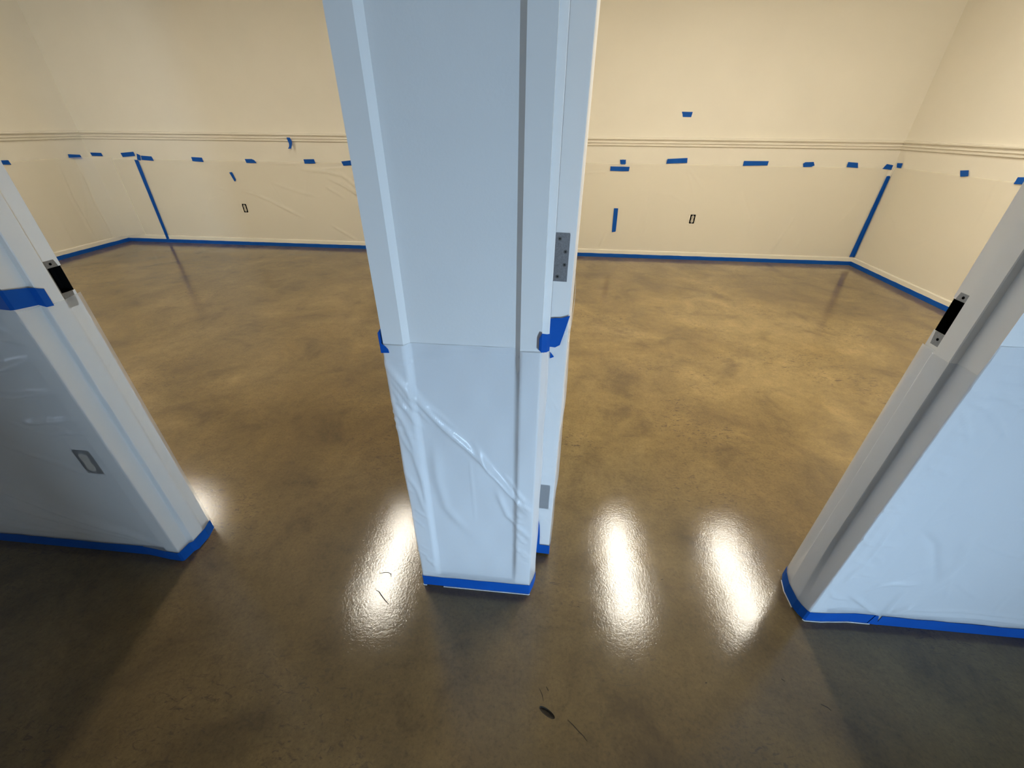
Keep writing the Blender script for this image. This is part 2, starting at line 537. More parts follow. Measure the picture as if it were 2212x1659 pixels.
# ------------------------------------------------------------------ the open door of the right doorway
DOOR_A = math.radians(4.0)
DX, DY, DT, DW = 0.0088, 0.994, 0.0480, 0.905
door = empty('door_1', (DX, DY, 0.011))
tag(door, 'white door standing open into the right room, hinge edge towards the hall', 'door', kind='structure')
def dloc(u, w, z):
    """u across the edge (0..DT), w along the leaf, z height -> world"""
    c, s = math.cos(DOOR_A), math.sin(DOOR_A)
    return (DX + u * c + w * s, DY - u * s + w * c, z)
def dprism(poly_uz, w0, w1, name, mat, parent):
    mb = MB(); mb.prism(poly_uz, lambda u, z, w: dloc(u, w, z), w0, w1)
    return mb.build(name, mat, parent)
def rect(a, b_, c, d): return [(a, c), (b_, c), (b_, d), (a, d)]
c_ = 0.0015
slab = MB()
slab.prism([(c_, 0), (DT - c_, 0), (DT, c_), (DT, DW), (0, DW), (0, c_)], lambda u, w, z: dloc(u, w, z), 0.011, 2.045)
slab.build('slab', M_frame, door)
for (z0, z1) in ((1.066, 1.180), (0.253, 0.367), (1.75, 1.864)):
    h = dprism([(-0.001, z0), (0.0345, z0), (0.0345, z1 - .004), (0.0335, z1), (-0.001, z1)], -0.0016, 0.0005, 'hinge', M_steel, door)
    if z0 > 0.5:
        tag(h, 'grey steel hinge leaf with four screws')
    zh = z1 - z0
    for (u, fz) in ((0.011, 0.885), (0.026, 0.63), (0.026, 0.36), (0.011, 0.105)):
        zc = z0 + zh * fz
        ring = [(u + 0.0046 * math.cos(t), zc + 0.0046 * math.sin(t)) for t in np.linspace(0, 2 * math.pi, 17)[:-1]]
        sc = dprism(ring, -0.0021, -0.0014, 'screw', M_screw, h)
        cr = MB()
        cr.prism(rect(u - .0022, u + .0022, zc - .0006, zc + .0006), lambda a, z, w: dloc(a, w, z), -0.0024, -0.0020)
        cr.prism(rect(u - .0006, u + .0006, zc - .0022, zc + .0022), lambda a, z, w: dloc(a, w, z), -0.0024, -0.0020)
        if z0 > 0.5:
            o = cr.build('cross_slot', M_dark, h)
    kn = MB()
    kn.prism([(-0.005 + 0.0055 * math.cos(t), 0.0055 * math.sin(t) - .001) for t in np.linspace(0, 2 * math.pi, 13)[:-1]], lambda u, w, z: dloc(u, w, z), z0, z1)
    kn.build('knuckle', M_steel, h, smooth=False)

# ------------------------------------------------------------------ chair rails and baseboards
rail = [(0.0, 1.284), (0.030, 1.280), (0.033, 1.271), (0.030, 1.262), (0.010, 1.254), (0.010, 1.248),
        (0.022, 1.242), (0.023, 1.231), (0.008, 1.224), (0.008, 1.218), (0.017, 1.212), (0.016, 1.204), (0.0, 1.198)]
base = [(0.0, 0.092), (0.009, 0.090), (0.0125, 0.084), (0.0125, 0.0), (0.0, 0.0)]
def run(name, prof, pts, label, cat):
    """pts: [((x,y),(nx,ny))...] one wall run"""
    mb = MB(); mb.sweep(prof, pts)
    return struct(name, mb, M_trim, label, cat)
run('trim_3', rail, [((XL, YW1), (1, 0)), ((XL, YB), (1, -1))], 'cream moulded chair rail on the left side wall', 'chair rail')
run('trim_4', rail, [((XL, YB), (1, -1)), ((-0.255, YB), (0, -1))], 'cream moulded chair rail on the back wall of the left room', 'chair rail')
run('trim_5', rail, [((-0.135, YB), (0, -1)), ((XR, YB), (-1, -1))], 'cream moulded chair rail on the back wall of the right room', 'chair rail')
run('trim_6', rail, [((XR, YB), (-1, -1)), ((XR, YW1), (-1, 0))], 'cream moulded chair rail on the right side wall', 'chair rail')
run('baseboard_left', base, [((XL, YW1), (1, 0)), ((XL, YB), (1, -1))], 'cream baseboard along the left side wall', 'baseboard')
run('baseboard_back', base, [((XL, YB), (1, -1)), ((-0.255, YB), (0, -1))], 'cream baseboard on the back wall of the left room', 'baseboard')
run('baseboard_back_right', base, [((-0.135, YB), (0, -1)), ((XR, YB), (-1, -1))], 'cream baseboard on the back wall of the right room', 'baseboard')
run('baseboard_right', base, [((XR, YB), (-1, -1)), ((XR, YW1), (-1, 0))], 'cream baseboard along the right side wall', 'baseboard')

# ------------------------------------------------------------------ ceiling lights
def ceiling_light(x, y, label):
    e = empty('ceiling_light', (x, y, ZC))
    tag(e, label, 'ceiling light', 'long ceiling lights in the two rooms')
    mb = MB()
    mb.prism([(-0.105, ZC), (-0.085, ZC - 0.05), (0.085, ZC - 0.05), (0.105, ZC)], lambda u, v, d: (x + u, y + d, v), -0.62, 0.62)
    mb.build('housing', M_housing, e)
    mb = MB()
    pr = [(-0.066, ZC - 0.0502), (-0.058, ZC - 0.072), (-0.03, ZC - 0.082), (0.03, ZC - 0.082), (0.058, ZC - 0.072), (0.066, ZC - 0.0502)]
    mb.prism(pr, lambda u, v, d: (x + u, y + d, v), -0.60, 0.60)
    mb.build('diffuser', M_lamp, e)
ceiling_light(-4.2, 2.66, 'long ceiling light furthest left in the left room')
ceiling_light(-1.54, 2.68, 'long ceiling light of the left room nearer the partition')
ceiling_light(0.96, 2.82, 'long ceiling light of the right room nearer the partition')
ceiling_light(2.16, 2.78, 'long ceiling light furthest right in the right room')

# ------------------------------------------------------------------ plastic sheeting
def seg_ridge(S, Z, poly, amp, w):
    P = np.array(poly, float)
    L = np.r_[0, np.cumsum(np.hypot(*np.diff(P, axis=0).T))]
    best = np.full(S.shape, 1e9); U = np.zeros(S.shape)
    for k in range(len(P) - 1):
        d = P[k + 1] - P[k]; LL = d @ d
        t = np.clip(((S - P[k, 0]) * d[0] + (Z - P[k, 1]) * d[1]) / LL, 0, 1)
        dist = np.hypot(S - P[k, 0] - t * d[0], Z - P[k, 1] - t * d[1])
        u = (L[k] + t * (L[k + 1] - L[k])) / L[-1]
        m_ = dist < best
        best = np.where(m_, dist, best); U = np.where(m_, u, U)
    tp = np.clip(np.minimum(U, 1 - U) * 5, 0, 1)
    return amp * np.exp(-(best / w) ** 2) * (0.15 + 0.85 * tp)

def loft(name, path, top, bot, ridges, mat, ds=0.006, dz=0.006, extra=None, path_top=None, zb=0.3, hole=None):
    """path: list of (s, x, y); the sheet stands on it; normal is to the left of the path direction reversed"""
    P = np.array(path, float)
    L = np.r_[0, np.cumsum(np.hypot(np.diff(P[:, 1]), np.diff(P[:, 2])))]
    n = max(2, int(L[-1] / ds))
    t = np.unique(np.r_[np.linspace(0, L[-1], n), L])
    s, x, y = (np.interp(t, L, P[:, i]) for i in range(3))
    if path_top is not None:
        PT = np.array(path_top, float)
        x2, y2 = np.interp(t, L, PT[:, 0]), np.interp(t, L, PT[:, 1])
    else:
        x2, y2 = x, y
    tx, ty = np.gradient(x, t), np.gradient(y, t)
    q = np.hypot(tx, ty); nx, ny = ty / q, -tx / q          # path runs +x -> normal points to -y
    zt = np.array([top(a) if callable(top) else top for a in s])
    rows = max(2, int((zt.max() - bot) / dz))
    fr = np.linspace(0, 1, rows)
    Z = bot + fr[:, None] * (zt - bot)[None, :]
    S = np.repeat(s[None, :], rows, 0)
    D = np.zeros_like(Z)
    for poly, amp, w in ridges:
        D += seg_ridge(S, Z, poly, amp, w)
    if extra is not None: D += extra(S, Z)
    D *= np.clip((Z - .052) / .03, 0, 1)                    # held flat by the tape at the hem
    w = np.clip(Z / zb, 0, 1); w = w * w * (3 - 2 * w)
    X = x[None, :] * (1 - w) + x2[None, :] * w + nx[None, :] * D; Y = y[None, :] * (1 - w) + y2[None, :] * w + ny[None, :] * D
    V = np.stack([X, Y, Z], -1).reshape(-1, 3)
    m_ = len(t)
    I = (np.arange(rows - 1)[:, None] * m_ + np.arange(m_ - 1)[None, :]).ravel()
    F = np.stack([I, I + 1, I + m_ + 1, I + m_], -1)
    if hole is not None:                                    # cut out round an outlet
        cs, cz = S.ravel()[F].mean(1), Z.ravel()[F].mean(1)
        F = F[~((np.abs(cs - hole[0]) < .036) & (np.abs(cz - hole[1]) < .056))]
    me = bpy.data.meshes.new(name)
    me.from_pydata(V.tolist(), [], F.tolist())
    me.polygons.foreach_set('use_smooth', [True] * len(me.polygons))
    me.materials.append(mat)
    o = bpy.data.objects.new(name, me); COL.objects.link(o)
    return o

def crinkles(n, s0, s1, z0, z1, lmin, lmax, amp, w, ang=(0, math.pi)):
    out = []
    for _ in range(n):
        cx, cz = RNG.uniform(s0, s1), RNG.uniform(z0, z1)
        a = RNG.uniform(*ang); l = RNG.uniform(lmin, lmax) / 2
        bx_, bz_ = RNG.normal(0, l * 0.15, 2)
        out.append(([(cx - l * math.cos(a), cz - l * math.sin(a)), (cx + bx_, cz + bz_), (cx + l * math.cos(a), cz + l * math.sin(a))],
                    amp * RNG.uniform(0.4, 1) * RNG.choice([1, 1, -0.6]), w * RNG.uniform(0.6, 1.4)))
    return out

# pier
rid = [([(-.378, .905), (-.332, .817), (-.262, .719), (-.176, .62), (-.099, .525), (-.02, .405)], .012, .009),
       ([(-.378, .895), (-.30, .79), (-.22, .70)], .004, .006),
       ([(-.376, .875), (-.34, .80), (-.29, .72)], .006, .006),
       ([(-.376, .85), (-.345, .77), (-.313, .699)], .005, .005),
       ([(-.378, .80), (-.35, .70), (-.335, .60)], .005, .006),
       ([(-.378, .70), (-.345, .62), (-.33, .50), (-.325, .40)], .005, .006),
       ([(-.378, .55), (-.35, .48), (-.335, .38)], .004, .006),
       ([(-.180, .664), (-.136, .565), (-.07, .48), (-.012, .427)], .010, .008),
       ([(-.12, .491), (-.087, .387), (-.012, .303)], .007, .008),
       ([(-.10, .56), (-.05, .49), (-.012, .445)], .005, .005),
       ([(-.08, .53), (-.04, .47), (-.012, .41)], .004, .005),
       ([(-.29, .654), (-.29, .51), (-.275, .401), (-.215, .296)], .006, .014),
       ([(-.36, .945), (-.2, .94), (-.03, .935)], .0012, .004),
       ([(-.37, .925), (-.3, .92), (-.2, .922)], .002, .004),
       ([(-.37, .91), (-.32, .90), (-.25, .905)], .002, .004),
       ([(-.375, .08), (-.25, .065), (-.1, .07), (-.02, .06)], .003, .008),
       ([(-.06, .25), (-.03, .21), (-.012, .2)], .003, .006),
       ([(-.195, .60), (-.19, .35)], .0015, .004)]
rid += crinkles(16, -.375, -.33, .1, .85, .03, .07, .003, .004, (2.0, 2.7))
rid += crinkles(14, -.06, -.01, .08, .45, .03, .06, .003, .004, (2.2, 2.9))
pier_path = [(-.50, -.3815, .95), (-.43, -.3815, .86), (-.382, -.3812, .8290), (-.378, -.379, .8265), (-.200, -.195, .8262), (-.0085, -.0085, .8265), (-.006, -.0065, .8285), (.012, .0045, .858), (.030, .0105, .8825)]
o = loft('plastic_sheet', pier_path, lambda s: .953 if s < .0 else .945, .002, rid, M_plast, .0045, .0045,
         extra=lambda S, Z: np.where(S < -.385, .25, 1) * .0012 * np.sin(S * 60) * np.cos(Z * 23)
         - (.0115 + .0065 * np.clip((Z - .78) / .12, 0, 1)) * np.clip((S + .331) / .013, 0, 1) * np.clip((-.0545 - S) / .013, 0, 1) * np.clip((Z - .06) / .12, 0, 1))
tag(o, 'creased clear plastic sheet wrapped round the foot of the pier', 'plastic sheet')

# left hall wall + jamb
ridL = [([(-2.2, .50), (-1.95, .40), (-1.72, .29), (-1.52, .17), (-1.34, .07)], .020, .018),
        ([(-2.2, .42), (-1.9, .31), (-1.65, .19), (-1.42, .08)], .018, .016),
        ([(-2.2, .30), (-1.85, .20), (-1.60, .10)], .016, .015),
        ([(-2.2, .20), (-1.9, .13), (-1.7, .09)], .008, .012),
        ([(-2.1, .66), (-1.75, .56), (-1.42, .40)], .006, .012),
        ([(-1.95, .83), (-1.6, .80), (-1.45, .82), (-1.33, .86)], .020, .011),
        ([(-1.9, .93), (-1.55, .90), (-1.33, .93)], .015, .010),
        ([(-1.8, .75), (-1.5, .72), (-1.34, .75)], .016, .010),
        ([(-1.6, .97), (-1.45, .93), (-1.33, .90)], .012, .008),
        ([(-1.55, .62), (-1.42, .64), (-1.34, .66)], .012, .008),
        ([(-1.5, .57), (-1.38, .60), (-1.31, .61)], .005, .006)]
ridL += crinkles(10, -1.9, -1.32, .5, .95, .08, .25, .004, .006, (-.4, .4))
ridL += crinkles(60, -1.215, -1.165, .1, .93, .03, .05, .0014, .004, (.5, 1.2))
left_path = [(-3.2, -3.2, .842), (-1.45, -1.45, .8405), (-1.352, -1.352, .8295), (-1.304, -1.304, .8275), (-1.296, -1.2985, .8300), (-1.25, -1.2935, .870), (-1.235, -1.2830, .8835), (-1.20, -1.2815, .935), (-1.165, -1.294, .978), (-1.15, -1.300, .990)]
def bulgeL(S, Z):
    f = np.clip((-1.32 - S) / .6, 0, 1)
    return f * .030 * np.exp(-((Z - .22) / .12) ** 2)
left_top = [(-3.2, .842), (-1.45, .8405), (-1.352, .8295), (-1.304, .8285), (-1.3005, .8310), (-1.3000, .8830), (-1.2835, .8840), (-1.2835, .9345), (-1.298, .9760), (-1.301, .990)]
o = loft('plastic_sheet', left_path, lambda s: 1.01 if s < -1.3 else .985, .002, ridL, M_plast_thin, .006, .006, extra=bulgeL, path_top=left_top)
tag(o, 'grey shaded plastic sheet over the hall wall and jamb on the left', 'plastic sheet')

# right hall wall + jamb
ridR = [([(.915, .985), (.985, .979), (1.2, .96)], .004, .005), ([(.923, .95), (1.01, .936), (1.2, .93)], .004, .005),
        ([(.933, .924), (1.045, .878), (1.25, .80)], .005, .006), ([(.924, .89), (.988, .861), (1.08, .78)], .004, .005),
        ([(.925, .87), (.96, .82), (1.0, .77)], .004, .005), ([(.93, .90), (1.03, .90), (1.15, .88)], .003, .004),
        ([(1.141, .035), (1.10, .07), (1.05, .11), (1.0, .15)], .010, .007), ([(1.147, .035), (1.165, .09), (1.20, .13)], .010, .007),
        ([(1.143, .04), (1.135, .12), (1.14, .2)], .006, .006),
        ([(1.053, .459), (1.12, .40), (1.154, .338), (1.185, .28), (1.20, .238)], -.006, .010),
        ([(1.18, .45), (1.215, .34), (1.21, .24)], .005, .012),
        ([(.958, .513), (.962, .42), (.965, .316)], .004, .005), ([(.965, .316), (.95, .25), (.958, .209)], .005, .006),
        ([(1.03, .17), (1.06, .21), (1.10, .225), (1.16, .23)], .007, .009),
        ([(.92, .075), (1.0, .085), (1.12, .075)], .004, .005), ([(1.17, .07), (1.4, .085), (1.8, .08)], .006, .009),
        ([(1.16, .095), (1.35, .11), (1.7, .105)], .004, .008), ([(1.0, .12), (.95, .14), (.92, .18)], .004, .005)]
ridR += crinkles(34, .916, 1.0, .1, .95, .03, .09, .0035, .0045, (-.9, .1))
ridR += crinkles(30, 1.0, 1.7, .1, .9, .06, .25, .0025, .006)
right_path = [(.75, .916, .992), (.78, .903, .968), (.82, .8925, .925), (.86, .8925, .87), (.87, .898, .848), (.905, .908, .8315), (.913, .9125, .8275), (.963, .963, .8290), (1.05, 1.05, .838), (3.4, 3.4, .842)]
right_top = [(.9105, .9850), (.9105, .9345), (.8945, .9335), (.8945, .8840), (.9110, .8825), (.9112, .8330), (.9125, .8275), (.963, .8290), (1.05, .838), (3.4, .842)]
o = loft('plastic_sheet', right_path, lambda s: 1.02 if s > .912 else .950, .002, ridR, M_plast, .006, .006,
         extra=lambda S, Z: np.where(S > .93, .0025 * np.sin(S * 17 + 3 * Z) * np.sin(Z * 11), 0), path_top=right_top, zb=.35)
tag(o, 'bright plastic sheet stretched over the hall wall on the right', 'plastic sheet')

# door edge wrap
ridD = crinkles(10, .0, .045, .1, .85, .02, .05, .002, .003, (2.0, 2.6)) + [([(.0, .74), (.02, .71), (.04, .68)], .003, .003), ([(.0, .73), (.015, .70), (.025, .67)], .002, .003), ([(.01, .12), (.03, .09), (.04, .08)], .002, .003)]
dp = []
for s_, u, w in ((-.01, -.001, .012), (0.0, -.0012, -.0028), (.0445, DT + .001, -.0028), (.05, DT + .003, .004), (.08, DT + .007, .10), (.14, DT + .006, .30), (.25, DT + .003, .60), (.35, DT + .002, .90)):
    q = dloc(u, w, 0); dp.append((s_, q[0], q[1]))
o = loft('plastic_sheet', dp, lambda s: .93, .045, ridD, M_plast_thin, .004, .006,
         extra=lambda S, Z: np.where(S > .05, .004 * np.sin(Z * 19 + S * 20), 0))
tag(o, 'thin plastic sheet wrapped on the edge of the open door', 'plastic sheet')

# room walls below the chair rail
film_w = [([(-3.442, .761), (-3.125, .662), (-2.897, .614)], .006, .010), ([(-3.873, .661), (-3.701, .624), (-3.446, .508), (-3.147, .363)], .009, .012),
          ([(-3.025, .914), (-2.696, .888), (-2.53, .854), (-2.417, .767), (-2.3, .62)], .012, .014), ([(-2.726, .825), (-2.552, .752), (-2.409, .664), (-2.2, .5)], .010, .013),
          ([(-3.433, .968), (-3.008, .969)], .005, .008), ([(-2.88, .91), (-2.658, .926), (-2.41, .943)], .006, .010),
          ([(-2.777, .735), (-2.554, .608)], .006, .010), ([(-2.809, .287), (-2.505, .108)], .006, .010), ([(-2.62, .80), (-2.45, .70), (-2.3, .58)], .008, .010)]
film_w = [(p_, a_ * 2.0, w_ * 1.1) for p_, a_, w_ in film_w]
film_w += crinkles(14, -5.0, -1.0, .15, .9, .2, .6, .004, .010)
o = loft('plastic_sheet', [(-5.45, -5.45, YB - .004), (-.26, -.26, YB - .004)], .99, .095, film_w, M_film, .012, .012, hole=(-3.909, .459))
tag(o, 'faint clear plastic sheet on the back wall of the left room', 'plastic sheet')
cw = [([(0.3, .925), (.635, .945)], .006, .010), ([(1.457, 1.0), (1.719, .76)], .005, .010), ([(2.614, .1), (2.763, .537)], .006, .012),
      ([(1.45, .99), (1.55, .8), (1.6, .7)], .003, .01), ([(.66, .31), (.60, .12)], .006, .012)]
cw += crinkles(14, .9, 3.4, .15, .9, .2, .6, .004, .010)
o = loft('plastic_sheet', [(-.13, -.13, YB - .004), (3.53, 3.53, YB - .006)], 1.03, .095, cw, M_film, .012, .012, hole=(1.631, .469))
tag(o, 'faint clear plastic sheet on the back wall of the right room', 'plastic sheet')
o = loft('plastic_sheet', [(YW1 + .02, XL + .004, YW1 + .02), (4.85, XL + .004, 4.85), (5.05, XL + .03, 5.05), (5.25, XL + .13, 5.17), (5.5, -5.45, YB - .008)], 1.015, .095,
         crinkles(12, 2.5, 5.0, .15, .9, .2, .6, .005, .012, (1.2, 1.9)) + [([(5.06, .95), (5.0, .5), (5.05, .12)], .012, .02), ([(4.86, .98), (4.82, .6), (4.85, .12)], .008, .014)], M_film, .014, .014)
tag(o, 'clear plastic sheet bridging the corner of the left room', 'plastic sheet')
o = loft('plastic_sheet', [(5.25, XR - .005, 5.25), (YW1 + .02, XR - .004, YW1 + .02)], 1.04, .095, crinkles(12, 2.0, 5.0, .15, .9, .2, .6, .004, .012), M_film, .014, .014)
tag(o, 'faint clear plastic sheet on the right side wall', 'plastic sheet')

# ------------------------------------------------------------------ outlets without cover plates
def outlet(x, ywall, z, label):
    e = empty('wall_outlet', (x, ywall, z))
    tag(e, label, 'outlet', 'uncovered wall outlets')
    to3 = lambda u, v, d: (x + u, ywall - d, z + v)
    bx_ = MB()
    w, h, d = 0.0295, 0.050, 0.0008
    bx_.prism(rect(-w, w, -h, h), to3, 0.0001, d)
    bx_.build('box', M_dark, e)
    rp = MB()
    pts = []
    for zc, s in ((.0195, 1), (-.0195, -1)):
        pass
    body = [(-.0145, -.030), (-.009, -.036), (.009, -.036), (.0145, -.030), (.0145, -.010), (.011, -.004), (.011, .004), (.0145, .010), (.0145, .030), (.009, .036), (-.009, .036), (-.0145, .030), (-.0145, .010), (-.011, .004), (-.011, -.004), (-.0145, -.010)]
    rp.prism(body, to3, d, 0.003)
    r = rp.build('receptacle', M_device, e)
    for z0 in (.0358, -.049):
        yk = MB(); yk.prism(rect(-.007, .007, z0, z0 + .0132), to3, d, .0016); yk.build('mounting_ear', M_steel, e)
    for zc in (.020, -.020):
        for q in (rect(-.0075, -.0055, zc - .004, zc + .005), rect(.0055, .0075, zc - .003, zc + .004), rect(-.002, .002, zc - .011, zc - .007)):
            sl = MB(); sl.prism(q, to3, .003, .0034); sl.build('slot', M_dark, r)
outlet(-3.909, YB, 0.459, 'uncovered outlet on the back wall of the left room')
outlet(1.631, YB, 0.469, 'uncovered outlet on the back wall of the right room')
outlet(-1.434, YW0, 0.466, 'outlet dimly seen through plastic on the left hall wall')

# ------------------------------------------------------------------ painter's tape
def ragged(poly, n=4, a=0.0012):
    out = []
    for i, p in enumerate(poly):
        q = poly[(i + 1) % len(poly)]
        L = math.hypot(q[0] - p[0], q[1] - p[1])
        k = n if L < 0.08 else 1
        for j in range(k):
            t = j / k
            r_ = a if j else 0
            out.append((p[0] + (q[0] - p[0]) * t + random.uniform(-r_, r_), p[1] + (q[1] - p[1]) * t + random.uniform(-r_, r_)))
    return out
def tape(poly, to3, d0, label, group='blue tape pieces', name='tape_piece', rag=True):
    mb = MB(); mb.prism(ragged(poly) if rag else poly, to3, d0, d0 + 0.0006)
    o = mb.build(name, M_tape)
    return tag(o, label, 'tape', group)
backY = lambda u, v, d: (u, YB - d, v)
leftX = lambda u, v, d: (XL + d, u, v)
rightX = lambda u, v, d: (XR - d, u, v)
D0 = 0.0095
G = 'blue tape holding plastic on the room walls'
tape([(4.317, 1.031), (4.385, 1.028), (4.39, .988), (4.316, .992)], leftX, D0, 'blue tape square on the left side wall, nearest the left jamb', G)
tape([(5.02, 1.05), (5.159, 1.037), (5.17, .989), (5.011, 1.009)], leftX, D0, 'blue tape piece at the end of the left side wall', G)
tape([(-5.702, 1.055), (-5.555, 1.053), (-5.551, 1.018), (-5.696, 1.019)], backY, D0, 'slanted blue tape piece just past the left room corner', G)
tape([(-5.297, 1.056), (-5.119, 1.071), (-5.119, 1.027), (-5.289, 1.012)], backY, D0, 'blue tape piece left of the long vertical strip, tilted upwards', G)
tape([(-5.087, 1.053), (-5.046, 1.034), (-5.067, .978), (-5.109, .987)], backY, D0 + .001, 'small upright tape scrap at the top of the left vertical strip', G)
tape([(-5.04, 1.031), (-4.905, 1.024), (-4.898, .976), (-5.051, .984)], backY, D0, 'blue tape piece touching the right of the small upright scrap', G)
tape([(-4.39, 1.025), (-4.253, 1.02), (-4.251, .973), (-4.391, .981)], backY, D0, 'blue tape piece midway between left strip and left outlet', G)
tape([(-3.711, 1.013), (-3.62, 1.015), (-3.59, 1.0), (-3.571, .971), (-3.703, .972)], backY, D0, 'round-cornered blue tape piece above and right of the left outlet', G)
tape([(-3.964, .865), (-3.924, .871), (-3.904, .785), (-3.916, .772), (-3.93, .765)], backY, D0, 'small upright tape piece above the left outlet', G)
tape([(-2.974, 1.02), (-2.843, 1.024), (-2.836, .979), (-2.972, .975)], backY, D0, 'blue tape piece below the curled tape on the left room rail', G)
tape([(-2.515, 1.005), (-2.36, 1.022), (-2.355, .97), (-2.496, .96)], backY, D0, 'blue tape piece half hidden by the left edge of the pier', G)
tape([(1.279, 1.517), (1.389, 1.515), (1.383, 1.469), (1.298, 1.47)], backY, .0006, 'lone blue tape piece above the chair rail', G)
tape([(.707, 1.069), (.773, 1.07), (.774, 1.024), (.722, 1.024)], backY, D0, 'tiny tape scrap just above a longer piece, right room', G)
tape([(.613, 1.002), (.824, 1.001), (.82, .956), (.615, .957)], backY, D0, 'level blue tape piece nearest the pier in the right room', G)
tape([(1.22, 1.083), (1.43, 1.096), (1.437, 1.048), (1.214, 1.038)], backY, D0, 'long slightly tilted tape piece above the right outlet', G)
tape([(2.031, 1.076), (2.288, 1.078), (2.287, 1.036), (2.032, 1.029)], backY, D0, 'longest level tape piece on the right room back wall', G)
tape([(.712, .567), (.76, .568), (.768, .309), (.75, .302), (.722, .298)], backY, D0, 'upright blue tape strip left of the right outlet', G, 'tape_strip')
tape([(2.648, 1.06), (2.665, 1.073), (2.75, 1.077), (2.771, 1.045), (2.745, 1.03), (2.661, 1.026)], backY, D0, 'round-ended tape piece right of the longest level piece', G)
tape([(3.098, 1.081), (3.198, 1.075), (3.218, 1.025), (3.1, 1.034)], backY, D0, 'even blue tape piece left of the slanted one at the right room corner', G)
tape([(3.49, 1.068), (3.557, 1.058), (3.559, 1.014), (3.465, 1.022)], backY, D0, 'slanted tape piece just left of the right room corner', G)
tape([(5.241, 1.08), (5.161, 1.085), (5.158, 1.039), (5.22, 1.04)], rightX, D0, 'small tape piece just right of the right room corner', G)
tape([(4.437, 1.078), (4.353, 1.087), (4.328, 1.042), (4.404, 1.032)], rightX, D0, 'square tape piece midway along the right side wall', G)
tape([(3.895, 1.077), (3.80, 1.085), (3.79, 1.036), (3.898, 1.029)], rightX, D0, 'tape piece on the right side wall nearest the right jamb', G)
tape([(-5.148, .986), (-5.097, .98), (-5.125, .048), (-5.166, .044)], backY, .0135, 'long vertical blue tape strip in the left room', 'long vertical tape strips', 'tape_strip')
# corner strip folded into the right room corner
e = MB()
e.prism([(3.540, .953), (XR - .012, .958), (XR - .012, .098), (3.520, .095)], backY, .0125, .0131)
e.prism([(YB - .012, .958), (YB - .036, .950), (YB - .036, .105), (YB - .012, .098)], rightX, .0125, .0131)
tag(e.build('tape_strip', M_tape), 'long vertical blue tape strip in the right room corner', 'tape', 'long vertical tape strips')
# curled piece hanging off the rail
mb = MB()
rows = [(-3.109, -3.068, 1.240, .026), (-3.106, -3.060, 1.222, .026), (-3.100, -3.053, 1.203, .028), (-3.092, -3.052, 1.185, .034), (-3.088, -3.056, 1.165, .042), (-3.093, -3.062, 1.146, .050), (-3.108, -3.068, 1.130, .055)]
for (a, b_, z, d) in rows: mb.v += [(a, YB - d, z), ((a + b_) / 2, YB - d - .004, z), (b_, YB - d, z)]
for i in range(len(rows) - 1):
    k = 3 * i; mb.f += [(k, k + 1, k + 4, k + 3), (k + 1, k + 2, k + 5, k + 4)]
tag(mb.build('tape_piece', M_tape, smooth=True), 'curled blue tape piece hanging from the chair rail', 'tape', 'blue tape pieces')

# tape along the foot of the walls
def ribbon(path, z0, z1, label, edge=None, wob=0.0012, name='tape_strip'):
    """path: polyline (x, y); ribbon stands on it, a hair thick; normal to the right-hand side"""
    P = np.array(path, float)
    L = np.r_[0, np.cumsum(np.hypot(*np.diff(P, axis=0).T))]
    n = max(2, int(L[-1] / 0.05))
    t = np.unique(np.r_[np.linspace(0, L[-1], n), L])
    x, y = np.interp(t, L, P[:, 0]), np.interp(t, L, P[:, 1])
    tx, ty = np.gradient(x, t), np.gradient(y, t); q = np.hypot(tx, ty)
    nx, ny = ty / q, -tx / q
    mb = MB()
    for i in range(len(t)):
        zt = z1 + random.uniform(-wob, wob)
        for d, z in ((0, z0), (.0007, z0), (.0007, zt), (0, zt)):
            mb.v.append((x[i] + nx[i] * d, y[i] + ny[i] * d, z))
    for i in range(len(t) - 1):
        a = 4 * i
        for k in range(4):
            mb.f.append((a + k, a + (k + 1) % 4, a + 4 + (k + 1) % 4, a + 4 + k))
    m_ = 4 * (len(t) - 1)
    mb.f += [(0, 1, 2, 3), (m_ + 3, m_ + 2, m_ + 1, m_)]
    o = tag(mb.build(name, M_tape), label, 'tape', 'blue tape strips along the floor')
    if edge:
        for (i0, i1) in edge:
            eb = MB()
            a, b_ = int(i0 * (len(t) - 1)), int(i1 * (len(t) - 1))
            for i in range(a, b_):
                k = len(eb.v)
                for j in (i, i + 1):
                    for d, z in ((.0, 0.0003), (.0026, 0.0003), (.0026, .0028 + random.uniform(0, .001)), (.0, .0028)):
                        eb.v.append((x[j] + nx[j] * d, y[j] + ny[j] * d, z))
                for q_ in range(4):
                    eb.f.append((k + q_, k + (q_ + 1) % 4, k + 4 + (q_ + 1) % 4, k + 4 + q_))
                eb.f += [(k, k + 1, k + 2, k + 3), (k + 7, k + 6, k + 5, k + 4)]
            eb.build('paper_edge', M_paper, o)
    return o
BT = .0140
ribbon([(XL + BT, 2.4), (XL + BT, YB - BT)][::1], .001, .045, 'blue tape strip at the foot of the left side wall')
ribbon([(XL + BT, YB - BT), (-.257, YB - BT)], .001, .045, 'blue tape strip at the foot of the left room back wall')
ribbon([(-.133, YB - BT), (XR - BT, YB - BT)], .001, .045, 'blue tape strip at the foot of the right room back wall')
ribbon([(XR - BT, YB - BT), (XR - BT, 2.2)], .001, .045, 'blue tape strip at the foot of the right side wall')
ribbon([(-3.2, .8410), (-1.45, .8395), (-1.352, .8285), (-1.304, .8262), (-1.2965, .8290), (-1.2910, .8690), (-1.2815, .8825), (-1.2800, .9350), (-1.2925, .9790)], .001, .048,
       'blue tape strip at the foot of the left hall wall, wrapping its jamb', wob=.002)
